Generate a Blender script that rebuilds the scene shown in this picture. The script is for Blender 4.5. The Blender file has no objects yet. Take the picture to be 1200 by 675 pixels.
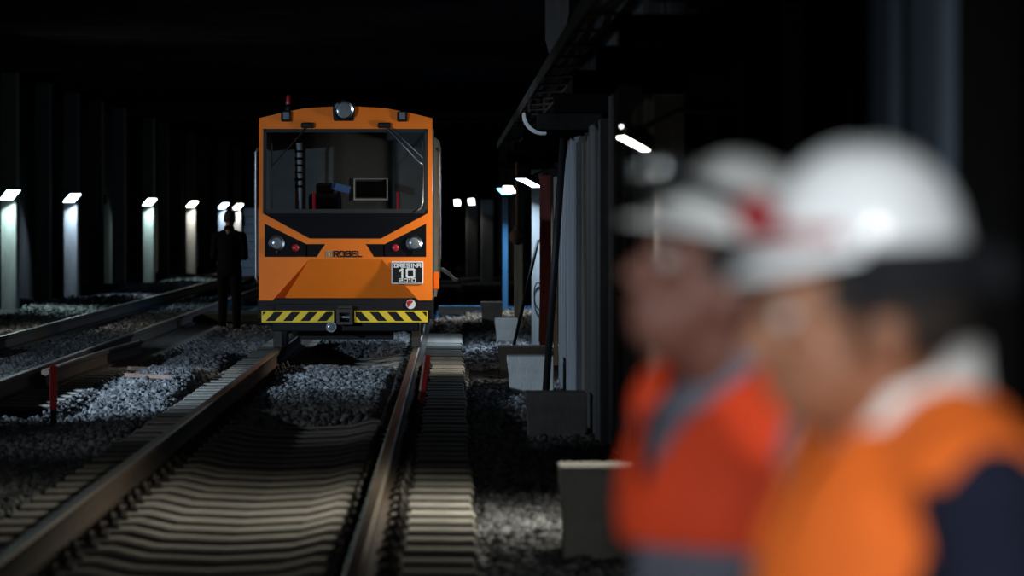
import bpy, bmesh, math, random
import numpy as np
from mathutils import Vector, Matrix, Euler
random.seed(7); RNG = np.random.default_rng(7)
SC = bpy.context.scene
COL = SC.collection
R = math.radians

# ------------------------------------------------------------------ camera, world, exposure
CAM = Vector((1.135, 0.0, 1.70))
cd = bpy.data.cameras.new('camera'); cam = bpy.data.objects.new('camera', cd); COL.objects.link(cam)
cam.location = CAM
cam.rotation_euler = (R(90 - 1.0057), 0, R(-0.841))
cd.sensor_width = 36; cd.lens = 141.0; cd.clip_end = 400; cd.clip_start = 0.1
cd.dof.use_dof = True; cd.dof.focus_distance = 42.0; cd.dof.aperture_fstop = 2.8
SC.camera = cam
SC.view_settings.view_transform = 'Standard'; SC.view_settings.look = 'None'
SC.view_settings.gamma = 1; SC.view_settings.use_curve_mapping = False
SC.view_settings.exposure = 0.0
w = bpy.data.worlds.new('world'); SC.world = w; w.use_nodes = True
w.node_tree.nodes['Background'].inputs[0].default_value = (0.55, 0.7, 1.0, 1)
w.node_tree.nodes['Background'].inputs[1].default_value = 0.0015
P_TRACK = 42      # right wall lamps beside the track (watts)
P_LEFT = 14      # left wall lamps beside the ballast
P_BACK = 8        # lamp behind the camera on the right wall
P_NEAR = 19      # lamps beside the workers

def spot(px, py, d):
    "point of the place seen at photo pixel (px, py) at distance d along the track"
    return Vector((CAM.x + (px - 531) / 4700 * d, d, CAM.z + (255 - py) / 4700 * d))

# ------------------------------------------------------------------ materials
MATS = {}
def mat(name, col, rough=0.7, metal=0.0, noise=0.0, scale=8.0, bump=0.0, bscale=None, stretch=None,
        emit=None, estr=0.0, island=0.0, spec=0.5, coat=0.0):
    m = bpy.data.materials.new(name); m.use_nodes = True
    nt = m.node_tree; b = nt.nodes['Principled BSDF']
    b.inputs['Base Color'].default_value = (*col, 1)
    b.inputs['Roughness'].default_value = rough; b.inputs['Metallic'].default_value = metal
    b.inputs['Specular IOR Level'].default_value = spec
    b.inputs['Coat Weight'].default_value = coat
    if emit:
        b.inputs['Emission Color'].default_value = (*emit, 1); b.inputs['Emission Strength'].default_value = estr
    L = nt.links.new
    vec = None
    if noise or bump:
        tc = nt.nodes.new('ShaderNodeTexCoord'); mp = nt.nodes.new('ShaderNodeMapping')
        L(tc.outputs['Object'], mp.inputs['Vector'])
        if stretch: mp.inputs['Scale'].default_value = stretch
        vec = mp.outputs['Vector']
    val = None
    if noise:
        n = nt.nodes.new('ShaderNodeTexNoise'); n.inputs['Scale'].default_value = scale
        n.inputs['Detail'].default_value = 6; n.inputs['Roughness'].default_value = 0.65
        L(vec, n.inputs['Vector']); val = n.outputs['Fac']
    if island:
        g = nt.nodes.new('ShaderNodeNewGeometry'); val = g.outputs['Random Per Island']; noise = island
    if val is not None:
        mr = nt.nodes.new('ShaderNodeMapRange')
        mr.inputs['From Min'].default_value = 0.0 if island else 0.28
        mr.inputs['From Max'].default_value = 1.0 if island else 0.72
        mr.inputs['To Min'].default_value = 1 - noise; mr.inputs['To Max'].default_value = 1 + noise * 0.6
        L(val, mr.inputs['Value'])
        mx = nt.nodes.new('ShaderNodeMix'); mx.data_type = 'RGBA'; mx.blend_type = 'MULTIPLY'
        mx.inputs[0].default_value = 1; mx.inputs[6].default_value = (*col, 1)
        L(mr.outputs['Result'], mx.inputs[7]); L(mx.outputs[2], b.inputs['Base Color'])
    if bump:
        n2 = nt.nodes.new('ShaderNodeTexNoise'); n2.inputs['Scale'].default_value = bscale or scale * 4
        n2.inputs['Detail'].default_value = 5; L(vec, n2.inputs['Vector'])
        bp = nt.nodes.new('ShaderNodeBump'); bp.inputs['Strength'].default_value = bump
        bp.inputs['Distance'].default_value = 0.02
        L(n2.outputs['Fac'], bp.inputs['Height']); L(bp.outputs['Normal'], b.inputs['Normal'])
    MATS[name] = m
    return m

def glass_mat(name, tint, refl):
    m = bpy.data.materials.new(name); m.use_nodes = True; nt = m.node_tree
    for n in list(nt.nodes): nt.nodes.remove(n)
    o = nt.nodes.new('ShaderNodeOutputMaterial'); t = nt.nodes.new('ShaderNodeBsdfTransparent')
    g = nt.nodes.new('ShaderNodeBsdfGlossy'); x = nt.nodes.new('ShaderNodeMixShader'); f = nt.nodes.new('ShaderNodeFresnel')
    t.inputs[0].default_value = (*tint, 1); g.inputs['Roughness'].default_value = 0.02
    g.inputs[0].default_value = (refl, refl, refl, 1); f.inputs[0].default_value = 1.5
    L = nt.links.new
    L(f.outputs[0], x.inputs[0]); L(t.outputs[0], x.inputs[1]); L(g.outputs[0], x.inputs[2]); L(x.outputs[0], o.inputs[0])
    MATS[name] = m; return m

M = {}
M['ground']   = mat('ground', (0.045, 0.045, 0.048), 0.95, spec=0.0, noise=0.5, scale=5, bump=1.0, bscale=22)
M['stone']    = mat('stone', (0.20, 0.207, 0.215), 0.85, spec=0.15, island=0.62)
M['concrete'] = mat('concrete', (0.33, 0.33, 0.32), 0.85, noise=0.35, scale=3, bump=0.35, bscale=30)
M['sleeper']  = mat('sleeper_concrete', (0.32, 0.31, 0.275), 0.75, spec=0.15, noise=0.30, scale=7, bump=0.3, bscale=40)
M['sideshade']    = mat('shade_toned_concrete', (0.085, 0.080, 0.072), 0.9, spec=0.1, noise=0.4, scale=9, bump=0.3)  # darker sleeper sides, shade between the sleepers put into the colour
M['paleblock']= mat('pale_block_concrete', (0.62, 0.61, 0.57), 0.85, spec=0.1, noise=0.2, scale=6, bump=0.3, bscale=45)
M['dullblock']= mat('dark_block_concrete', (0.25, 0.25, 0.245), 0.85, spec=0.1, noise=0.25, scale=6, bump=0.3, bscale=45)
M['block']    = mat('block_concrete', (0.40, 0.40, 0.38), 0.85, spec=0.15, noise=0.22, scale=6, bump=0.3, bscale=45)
M['darkblock']= mat('dark_timber', (0.016, 0.014, 0.012), 0.9, spec=0.15, noise=0.4, scale=5, bump=0.3)
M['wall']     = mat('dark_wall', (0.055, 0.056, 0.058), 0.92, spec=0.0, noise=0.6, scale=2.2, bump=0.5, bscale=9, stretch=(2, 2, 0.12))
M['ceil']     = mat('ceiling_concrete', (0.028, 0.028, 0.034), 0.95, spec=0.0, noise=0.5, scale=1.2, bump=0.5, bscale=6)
M['panel']    = mat('weathered_panel', (0.23, 0.245, 0.265), 0.8, spec=0.15, noise=0.75, scale=3.0, bump=0.8, bscale=6, stretch=(1, 1, 0.06))
M['paneldark']= mat('darker_weathered_panel', (0.20, 0.205, 0.21), 0.85, spec=0.1, noise=0.7, scale=3.0, bump=0.8, bscale=6, stretch=(1, 1, 0.06))
M['panelbrown']= mat('brownish_panel', (0.25, 0.245, 0.235), 0.85, spec=0.1, noise=0.7, scale=3.0, bump=0.8, bscale=6, stretch=(1.2, 1.2, 0.08))
M['blueboard']= mat('blue_grey_board', (0.19, 0.25, 0.33), 0.85, spec=0.1, noise=0.6, scale=3.0, bump=0.6, bscale=6, stretch=(1, 1, 0.06))
M['beam']     = mat('dark_beam', (0.016, 0.015, 0.014), 0.95, spec=0.0, noise=0.4, scale=5)  # even near-black base colour
M['pillar']   = mat('pillar_concrete', (0.27, 0.28, 0.28), 0.8, spec=0.15, noise=0.3, scale=3, bump=0.3, bscale=12, stretch=(2, 2, 0.25))
M['rust']     = mat('rusty_steel', (0.085, 0.062, 0.045), 0.8, 0.3, noise=0.45, scale=14, bump=0.25, bscale=60)
M['railhead'] = mat('worn_steel', (0.30, 0.255, 0.20), 0.42, 1.0, noise=0.25, scale=20)
M['iron']     = mat('dark_iron', (0.045, 0.04, 0.036), 0.6, 0.5, noise=0.4, scale=30)
M['black']    = mat('black_paint', (0.010, 0.010, 0.011), 0.55, spec=0.2, noise=0.2, scale=9)
M['blackgl']  = mat('black_gloss', (0.008, 0.008, 0.01), 0.18, noise=0.1, scale=4)
M['rubber']   = mat('black_rubber', (0.015, 0.015, 0.015), 0.75, noise=0.2, scale=20)
M['orange']   = mat('orange_paint', (0.93, 0.20, 0.012), 0.42, noise=0.07, scale=3, spec=0.35)
M['yellow']   = mat('yellow_paint', (0.80, 0.58, 0.03), 0.5, noise=0.1, scale=12)
M['greyside'] = mat('grey_side', (0.13, 0.125, 0.115), 0.6, noise=0.25, scale=4, bump=0.1)
M['rearside'] = mat('pale_grey_side', (0.58, 0.56, 0.50), 0.6, noise=0.2, scale=4, bump=0.1)
M['chrome']   = mat('chrome', (0.72, 0.74, 0.76), 0.16, 1.0, noise=0.05, scale=20)
M['steel']    = mat('brushed_steel', (0.38, 0.39, 0.40), 0.4, 0.9, noise=0.2, scale=30)
M['lampglass']= mat('lamp_glass', (0.24, 0.26, 0.28), 0.2, 0.35, noise=0.2, scale=40)
M['redlens']  = mat('red_lens', (0.45, 0.02, 0.025), 0.3, noise=0.15, scale=40)
M['darkred']  = mat('dark_red_plastic', (0.30, 0.015, 0.02), 0.45, noise=0.1, scale=20)
M['white']    = mat('white_paint', (0.74, 0.76, 0.76), 0.5, noise=0.1, scale=10)
M['redpaint'] = mat('red_paint', (0.72, 0.03, 0.025), 0.5, noise=0.2, scale=14)
M['redboard'] = mat('dull_red_board', (0.20, 0.035, 0.03), 0.8, noise=0.4, scale=4, bump=0.3, stretch=(3, 3, .2))
M['cream']    = mat('cream_timber', (0.50, 0.45, 0.34), 0.8, noise=0.35, scale=4, bump=0.4, stretch=(4, 4, .3))
M['brown']    = mat('brown_rust', (0.30, 0.20, 0.165), 0.85, noise=0.4, scale=9, bump=0.3)
M['sheet']    = mat('galvanised_sheet', (0.36, 0.36, 0.35), 0.5, 0.6, noise=0.3, scale=5)
M['tray']     = mat('dull_tray', (0.05, 0.048, 0.045), 0.8, 0.0, spec=0.1, noise=0.4, scale=6)
M['deck']     = mat('old_timber_deck', (0.07, 0.062, 0.05), 0.9, spec=0.15, noise=0.4, scale=4, bump=0.5, stretch=(.4, 4, 4))
M['bluebox']  = mat('blue_steel', (0.03, 0.075, 0.13), 0.6, 0.2, noise=0.35, scale=3)
M['skin']     = mat('skin', (0.28, 0.118, 0.06), 0.55, noise=0.12, scale=30, bump=0.1, bscale=200)
M['skin2']    = mat('ruddy_skin', (0.165, 0.066, 0.046), 0.55, noise=0.12, scale=30, bump=0.1, bscale=200)
M['hair']     = mat('dark_hair', (0.018, 0.013, 0.01), 0.6, noise=0.4, scale=60, bump=0.6, bscale=150)
M['helmet']   = mat('white_helmet', (0.78, 0.81, 0.82), 0.30, noise=0.05, scale=8, coat=0.3)
M['hatgrey']  = mat('grey_helmet', (0.62, 0.63, 0.62), 0.35, noise=0.06, scale=8, coat=0.3)
M['band']     = mat('black_band', (0.010, 0.011, 0.014), 0.8, spec=0.2, noise=0.2, scale=30)
M['vest']     = mat('orange_vest', (0.82, 0.145, 0.008), 0.8, noise=0.12, scale=14, bump=0.5, bscale=12)
M['vestred']  = mat('red_orange_vest', (0.92, 0.068, 0.010), 0.8, noise=0.12, scale=14, bump=0.5, bscale=12)
M['navy']     = mat('navy_cloth', (0.008, 0.010, 0.024), 0.9, spec=0.2, noise=0.2, scale=20, bump=0.4, bscale=30)
M['greyshirt']= mat('slate_cloth', (0.15, 0.155, 0.20), 0.85, noise=0.2, scale=20, bump=0.4, bscale=30)
M['collar']   = mat('pale_collar', (0.74, 0.73, 0.70), 0.8, noise=0.12, scale=20, bump=0.2)
M['blackcl']  = mat('black_cloth', (0.007, 0.007, 0.008), 0.95, spec=0.1, noise=0.2, scale=20, bump=0.3)
M['eyew']     = mat('eye_white', (0.40, 0.38, 0.36), 0.45, noise=0.05, scale=60)
M['seat']     = mat('seat_cloth', (0.02, 0.02, 0.022), 0.9, noise=0.2, scale=30)
M['paper']    = mat('blue_paper', (0.30, 0.48, 0.85), 0.7, noise=0.1, scale=20)
M['interior'] = mat('cab_lining', (0.10, 0.098, 0.095), 0.7, noise=0.2, scale=4)
M['redglow']  = mat('red_glow_strip', (0.5, 0.01, 0.02), 0.4, emit=(1.0, 0.03, 0.05), estr=0.10)  # emissive red that paints a reflected glow
M['glint']= mat('glint', (0.9, 0.9, 0.9), 0.4, emit=(1, 1, 1), estr=4)  # emissive colour for a painted glint
M['glass']    = glass_mat('windscreen_glass', (0.80, 0.84, 0.86), 0.9)

# ------------------------------------------------------------------ mesh helpers
class MB:
    def __init__(s): s.bm = bmesh.new(); s.mats = []
    def mi(s, m):
        if m is None: return 0
        if m not in s.mats: s.mats.append(m)
        return s.mats.index(m)
    def _fin(s, verts, m, smooth=False):
        k = s.mi(m); fs = {f for v in verts for f in v.link_faces}
        for f in fs: f.material_index = k; f.smooth = smooth
    def box(s, c, size, m=None, rot=None, bev=0.0, seg=1):
        mtx = Matrix.Translation(c) @ (Euler(rot).to_matrix().to_4x4() if rot else Matrix.Identity(4)) @ Matrix.Diagonal((*size, 1))
        vs = bmesh.ops.create_cube(s.bm, size=1, matrix=mtx)['verts']
        if bev:
            es = list({e for v in vs for e in v.link_edges})
            r = bmesh.ops.bevel(s.bm, geom=es, offset=bev, segments=seg, affect='EDGES', profile=0.5)
            vs = list({v for f in r['faces'] for v in f.verts} | {v for v in vs if v.is_valid})
        s._fin(vs, m); return s
    def cyl(s, a, b, r0, r1=None, m=None, n=16, caps=True):
        a = Vector(a); b = Vector(b); r1 = r0 if r1 is None else r1
        d = b - a; q = Vector((0, 0, 1)).rotation_difference(d.normalized()).to_matrix().to_4x4()
        vs = bmesh.ops.create_cone(s.bm, cap_ends=caps, segments=n, radius1=r0, radius2=r1, depth=d.length,
                                   matrix=Matrix.Translation((a + b) / 2) @ q)['verts']
        s._fin(vs, m)
        for f in {f for v in vs for f in v.link_faces}:
            if len(f.verts) == 4: f.smooth = True
        return s
    def ell(s, c, r, m=None, rot=None, u=16, v=10):
        mtx = Matrix.Translation(c) @ (rot.to_4x4() if rot else Matrix.Identity(4)) @ Matrix.Diagonal((*r, 1))
        vs = bmesh.ops.create_uvsphere(s.bm, u_segments=u, v_segments=v, radius=1, matrix=mtx)['verts']
        s._fin(vs, m, True); return s
    def cap(s, a, b, r0, r1, m=None, n=14):
        "tapered capsule"
        a = Vector(a); b = Vector(b); d = b - a; L = max(d.length, 1e-5)
        q = Vector((0, 0, 1)).rotation_difference(d.normalized()).to_matrix()
        prof = [(r0 * math.cos(t), r0 * math.sin(t)) for t in [-1.3, -0.85, -0.4, 0]] + \
               [(r1 * math.cos(t), L + r1 * math.sin(t)) for t in [0, 0.4, 0.85, 1.3]]
        rings = []
        for (r, z) in prof:
            rings.append([s.bm.verts.new(a + q @ Vector((r * math.cos(2*math.pi*k/n), r * math.sin(2*math.pi*k/n), z))) for k in range(n)])
        fs = []
        for i in range(len(rings) - 1):
            for k in range(n): fs.append(s.bm.faces.new((rings[i][k], rings[i][(k+1) % n], rings[i+1][(k+1) % n], rings[i+1][k])))
        fs.append(s.bm.faces.new(rings[0][::-1])); fs.append(s.bm.faces.new(rings[-1]))
        k = s.mi(m)
        for f in fs: f.material_index = k; f.smooth = True
        return s
    def tube(s, pts, r, m=None, n=8):
        pts = [Vector(p) for p in pts]; rings = []
        for i, p in enumerate(pts):
            t = (pts[min(i+1, len(pts)-1)] - pts[max(i-1, 0)]).normalized()
            q = Vector((0, 0, 1)).rotation_difference(t).to_matrix()
            rings.append([s.bm.verts.new(p + q @ Vector((r*math.cos(2*math.pi*k/n), r*math.sin(2*math.pi*k/n), 0))) for k in range(n)])
        ki = s.mi(m)
        for i in range(len(rings) - 1):
            # keep rings aligned
            off = min(range(n), key=lambda o: (rings[i][0].co - rings[i+1][o].co).length)
            rings[i+1] = rings[i+1][off:] + rings[i+1][:off]
            for k in range(n):
                f = s.bm.faces.new((rings[i][k], rings[i][(k+1) % n], rings[i+1][(k+1) % n], rings[i+1][k])); f.smooth = True; f.material_index = ki
        s.bm.faces.new(rings[0][::-1]).material_index = ki; s.bm.faces.new(rings[-1]).material_index = ki
        return s
    def prism(s, poly, y0, y1, m=None, axis='Y'):
        "extrude a polygon of (a,b) between y0 and y1; axis Y: (x,z)"
        def p(a, b, y): return (a, y, b) if axis == 'Y' else ((y, a, b) if axis == 'X' else (a, b, y))
        A = [s.bm.verts.new(p(a, b, y0)) for a, b in poly]; B = [s.bm.verts.new(p(a, b, y1)) for a, b in poly]
        n = len(poly); fs = [s.bm.faces.new(A), s.bm.faces.new(B[::-1])]
        for i in range(n): fs.append(s.bm.faces.new((A[i], B[i], B[(i+1) % n], A[(i+1) % n])))
        k = s.mi(m)
        for f in fs: f.material_index = k
        return s
    def frame(s, outer, inner, y0, y1, m=None):
        "ring between two polygons of equal length in XZ, extruded in Y"
        n = len(outer); k = s.mi(m); V = s.bm.verts.new
        O0 = [V((a, y0, b)) for a, b in outer]; I0 = [V((a, y0, b)) for a, b in inner]
        O1 = [V((a, y1, b)) for a, b in outer]; I1 = [V((a, y1, b)) for a, b in inner]
        for i in range(n):
            j = (i + 1) % n
            for q in ((O0[i], O0[j], I0[j], I0[i]), (O1[j], O1[i], I1[i], I1[j]), (O0[j], O0[i], O1[i], O1[j]), (I0[i], I0[j], I1[j], I1[i])):
                f = s.bm.faces.new(q); f.material_index = k
        return s
    def build(s, name, m=None, parent=None, smooth_angle=None):
        bmesh.ops.recalc_face_normals(s.bm, faces=s.bm.faces[:])
        me = bpy.data.meshes.new(name); s.bm.to_mesh(me); s.bm.free()
        if m is not None and not s.mats: me.materials.append(m)
        for x in s.mats: me.materials.append(x)
        if smooth_angle:
            me.shade_smooth(); me.set_sharp_from_angle(angle=R(smooth_angle))
        o = bpy.data.objects.new(name, me); COL.objects.link(o)
        if parent: o.parent = parent
        return o

def thing(name, loc=(0, 0, 0), rz=0.0, label=None, cat=None, group=None):
    o = bpy.data.objects.new(name, None); o.empty_display_size = 0.1; COL.objects.link(o)
    o.location = loc; o.rotation_euler = (0, 0, rz)
    return tag(o, label, cat, group)
def tag(o, label=None, cat=None, group=None, kind=None):
    if label: o['label'] = label
    if cat: o['category'] = cat
    if group: o['group'] = group
    if kind: o['kind'] = kind
    return o
def struct(o): o['kind'] = 'structure'; return o
def copy_tree(o, parent=None):
    c = o.copy(); COL.objects.link(c)
    if parent: c.parent = parent
    for ch in list(o.children): copy_tree(ch, c)
    return c

# stroke lettering: polylines on a 0..1 grid
GL = {
 'D': [[(0,0),(0.62,0),(0.72,.1),(0.72,.9),(0.62,1),(0,1)], [(0.13,.98),(0.13,.02)]],
 'R': [[(0,0),(0,1),(.62,1),(.7,.9),(.7,.55),(.62,.45),(0,.45)], [(.32,.45),(.7,0)]],
 'E': [[(.66,1),(0,1),(0,0),(.66,0)], [(0,.5),(.55,.5)]],
 'S': [[(.66,1),(0,1),(0,.5),(.66,.5),(.66,0),(0,0)]],
 'I': [[(.1,0),(.1,1)]],
 'N': [[(0,0),(0,1),(.7,0),(.7,1)]],
 'A': [[(0,0),(0,.9),(.1,1),(.6,1),(.7,.9),(.7,0)], [(0,.42),(.7,.42)]],
 'O': [[(0,.1),(0,.9),(.1,1),(.6,1),(.7,.9),(.7,.1),(.6,0),(.1,0),(0,.1)]],
 'B': [[(0,0),(0,1),(.6,1),(.66,.9),(.66,.6),(.6,.5),(0,.5)], [(.6,.5),(.7,.4),(.7,.1),(.62,0),(0,0)]],
 'L': [[(0,1),(0,0),(.62,0)]],
 '1': [[(.02,.8),(.25,1),(.25,0)]],
 '2': [[(0,1),(.66,1),(.66,.5),(0,.5),(0,0),(.66,0)]],
}
GL['0'] = GL['O']
GW = {'I': .2, '1': .38}
def lettering(mb, text, x0, x1, z0, z1, y, stroke, m, depth=0.004):
    "raised letters on a plane facing -Y, filling x0..x1"
    k_ = 0; adv = [GW.get(c, .7) for c in text]; gap = .30
    tot = sum(adv) + gap * (len(text) - 1); sx = (x1 - x0) / tot; sz = z1 - z0; x = x0
    for c, a in zip(text, adv):
        for pl in GL[c]:
            for (p, q) in zip(pl[:-1], pl[1:]):
                ax, az = x + p[0] * sx, z0 + p[1] * sz; bx, bz = x + q[0] * sx, z0 + q[1] * sz
                L = math.hypot(bx - ax, bz - az) + stroke; k_ += 1
                mb.box(((ax + bx) / 2, y - .00025 * (k_ % 9), (az + bz) / 2), (L, depth, stroke), m, rot=(0, -math.atan2(bz - az, bx - ax), 0))
        x += (a + gap) * sx
    return mb

# ------------------------------------------------------------------ the setting
def ground_z(x, y):
    "height of the ballast bed"
    x = np.asarray(x, float); y = np.asarray(y, float)
    def ss(a, b, t):
        t = np.clip((t - a) / (b - a), 0, 1); return t * t * (3 - 2 * t)
    z = np.zeros_like(x + y)
    z += 0.03 * np.sin(x * 2.1 + y * .31) + 0.02 * np.sin(y * 0.9 + x)
    # cribs of the near track lie low and open
    intrack = ss(-1.42, -1.30, x) * (1 - ss(1.27, 1.36, x))
    near = 1 - ss(30.6, 31.8, y + 0.6 * np.abs(x) * (x < 0))
    z = z * (1 - intrack) + intrack * (-0.06)
    inner = ss(-0.62, -0.5, x) * (1 - ss(0.5, 0.62, x))
    heap = inner * (1 - near) * (1 - ss(40.5, 42.2, y))
    z = z * (1 - heap) + heap * (0.165 + 0.02 * np.sin(y * 1.7) + 0.012 * np.sin(x * 7 + y))
    far = ss(45.5, 47, y) * inner
    z = z * (1 - far) + far * 0.13
    # heap left of the track
    lh = ss(-2.25, -1.75, x) * (1 - ss(-1.45, -1.15, x)) * ss(34, 38.5, y) * (1 - ss(46, 50, y))
    z += lh * (0.13 + 0.03 * np.sin(y * 1.3))
    # beds of the left track
    lt = ss(-5.1, -4.7, x) * (1 - ss(-2.3, -2.05, x)) * ss(32, 34, y)
    z = z * (1 - lt) + lt * 0.085
    lb = (1 - ss(-5.4, -4.9, x)) * ss(60, 70, y)
    z += lb * 0.07 * (1 + 0.8 * np.sin(y * .35))
    # rise towards the right wall
    z += ss(1.45, 1.9, x) * 0.02
    return z

def grid_ground():
    xs = np.concatenate([np.arange(-9, -1.6, 0.12), np.arange(-1.6, 2.9, 0.06)])
    ys = np.concatenate([np.arange(-8, 14, 1.0), np.arange(14, 52, 0.15), np.arange(52, 100, 0.5), np.arange(100, 176, 2.0)])
    X, Y = np.meshgrid(xs, ys); Z = ground_z(X, Y) - 0.015 + RNG.normal(0, 0.006, X.shape)
    co = np.stack([X, Y, Z], -1).reshape(-1, 3); nx, ny = len(xs), len(ys)
    i = np.arange(ny - 1)[:, None] * nx + np.arange(nx - 1)[None, :]
    q = np.stack([i, i + 1, i + nx + 1, i + nx], -1).reshape(-1, 4)
    return np_mesh('floor', co, q, M['ground'])
def np_mesh(name, co, faces, m, smooth=False):
    me = bpy.data.meshes.new(name); nf, k = faces.shape
    me.vertices.add(len(co)); me.vertices.foreach_set('co', co.astype(np.float32).ravel())
    me.loops.add(nf * k); me.loops.foreach_set('vertex_index', faces.astype(np.int32).ravel())
    me.polygons.add(nf); me.polygons.foreach_set('loop_start', (np.arange(nf) * k).astype(np.int32))
    me.polygons.foreach_set('loop_total', np.full(nf, k, np.int32))
    me.update(calc_edges=True); me.validate()
    me.materials.append(m)
    if not smooth: me.shade_flat()
    o = bpy.data.objects.new(name, me); COL.objects.link(o); return o

struct(grid_ground())
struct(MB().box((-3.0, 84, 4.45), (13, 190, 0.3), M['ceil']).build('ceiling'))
b = MB().box((2.95, 84, 2.15), (0.3, 190, 4.7), M['wall'])
struct(b.build('wall_right'))
struct(MB().box((-7.75, 84, 2.15), (0.3, 190, 4.7), M['wall']).build('wall_left'))
struct(MB().box((-2.4, 172, 2.15), (11, 0.3, 4.7), M['wall']).build('wall_back'))

# ------------------------------------------------------------------ tunnel floodlights
def floodlight(pos, aim, colour, watts, label, wall_x, size=(0.26, 0.17), spread=150, dot=False):
    "LED floodlight on a bracket from the wall or pillar; aim is the direction its lens faces"
    t = thing('floodlight', pos, 0, label, 'floodlight', 'floodlights on the tunnel walls')
    aim = Vector(aim).normalized()
    q = aim.to_track_quat('-Z', 'Y'); rot = q.to_matrix().to_4x4()
    W, H = size
    h = MB().box((0, 0, 0.028), (W + .03, H + .03, 0.05), M['black'], bev=0.008)
    for k in range(7): h.box((-W/2 + W * k / 6, 0, 0.066), (0.008, H * .9, 0.03), M['black'])
    h.box((0, 0, 0.085), (0.09, 0.06, 0.03), M['black'], bev=.005)
    ho = h.build('housing', None, t); ho.matrix_local = rot
    nm = 'lens_' + label[:40]
    lm = mat(nm, (0.9, 0.9, 0.9), 0.3, emit=colour, estr=14)
    lo = MB().box((0, 0, 0.0), (W, H, 0.008), lm, bev=.003).build('lens', None, t); lo.matrix_local = rot
    br = MB(); side = 1 if wall_x > pos[0] else -1
    ex = wall_x - pos[0]; back = rot @ Vector((0, 0, 0.09))
    br.tube([rot @ Vector((-W/2 - .03, 0, .03)), rot @ Vector((-W/2 - .03, 0, .10)), rot @ Vector((W/2 + .03, 0, .10)), rot @ Vector((W/2 + .03, 0, .03))], 0.009, M['iron'])
    br.tube([back, back + Vector((ex * .3, 0, 0.10)), Vector((ex, back.y, back.z + 0.10))], 0.015, M['iron'])
    br.box((ex - side * .01, back.y, back.z + .10), (0.02, 0.1, 0.1), M['iron'])
    br.build('bracket', None, t)
    if dot:
        MB().ell(rot @ Vector((-W/2 - .02, H/2 + .02, 0.0)) + Vector((.0, 0, .045)), (.009,) * 3, M['glint']).build('glint_dot', None, t)  # glowing dot in place of a bolt's glint
    ld = bpy.data.lights.new('floodlight_beam', 'AREA'); ld.shape = 'RECTANGLE'; ld.size = W * .9; ld.size_y = H * .9
    ld.energy = watts; ld.color = colour; ld.spread = R(spread)
    lo = bpy.data.objects.new('floodlight_beam', ld); COL.objects.link(lo); lo.parent = t
    lo.matrix_local = Matrix.Translation(aim * 0.012) @ rot
    return t

COLD = (0.62, 0.80, 1.0); WHITE = (1.0, 0.97, 0.90); WARM = (1.0, 0.94, 0.80); TEAL = (0.70, 1.0, 0.95); BLUE = (0.10, 0.42, 1.0)
# left wall: a pillar every 5.8 m, lamps on some of them
def left_pillar(y, label=None, wide=0.28):
    o = MB().box((0, 0, 2.15), (wide, 0.6, 4.3), M['pillar'], bev=0.02).build('pillar', None)
    o.location = (-6.72, y, -0.02)
    o.scale = (1, 1, 1)
    tag(o, label or 'unlit grey concrete pillar standing in the dark along the left tunnel wall', 'pillar', 'pillars along the left tunnel wall')
    return o
LEFT = [(70.7, TEAL, 'leftmost floodlight, pale green, at the left photo edge', 'pillar washed with pale green light at the left edge of the photo'),
        (82.2, COLD, 'brightest bluish floodlight on left wall, second from the left edge', 'pillar washed with bluish light, second lit one from the left edge'),
        (103.2, TEAL, 'pale green floodlight between the bluish one and the warm one on left wall', 'thin pillar washed with pale green light between the bluish and the warm one'),
        (120.0, WARM, 'warm white floodlight on left wall, left of the standing man', 'pillar washed with warm light left of the standing man'),
        (136.4, COLD, 'small cold floodlight just above left of the standing man', 'narrow bluish-lit pillar just behind the standing man'),
        (145.6, WHITE, 'small white floodlight between the standing man and the rail car', 'last lit pillar between the standing man and the rail car')]
for (d, c, lab, plab) in LEFT:
    left_pillar(d + 0.55, plab)
    floodlight((-6.66, d, 2.10), (0.34, -0.42, -0.84), c, 62, lab, -6.95, size=(0.27, 0.30), spread=170)
floodlight((-6.66, 88.97, 2.1), (3.68, 7.4, -1.0), (0.4, 0.65, 1.0), 6, 'floodlight hidden behind a dark left pillar, aimed away at the stacked slabs', -6.80, spread=38)  # added lamp, out of sight, to light the slab fronts
for d in (77, 88.5, 94.5, 109, 114.6, 126, 131): left_pillar(d)
for (d, c, p, lab) in [(57.5, WARM, 45, 'floodlight on left wall beyond the left photo edge, beside the parallel track'),
                       (44.0, COLD, P_LEFT, 'floodlight on left wall outside the frame, level with the ballast heap'),
                       (32.0, COLD, 200, 'floodlight on left wall outside the frame, aimed at the rail car')]:
    left_pillar(d + .55, 'concrete pillar behind the %s' % lab)
    floodlight((-6.66, d, 2.10), (0.62, 0.76, -0.25) if d == 32.0 else (0.85, -0.1, -0.5), c, p, lab, -6.95, spread=88 if d == 32.0 else 170)
floodlight((-6.66, 26.0, 2.30), (8.9, 6.2, -.35), (0.86, 0.94, 1.0), 9, 'floodlight on left wall outside the frame, aimed across at the grey panels', -6.95, spread=46)  # extra lamp added to brighten the panels opposite
left_pillar(26.55, 'concrete pillar behind the added floodlight aimed across at the grey panels')
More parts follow.
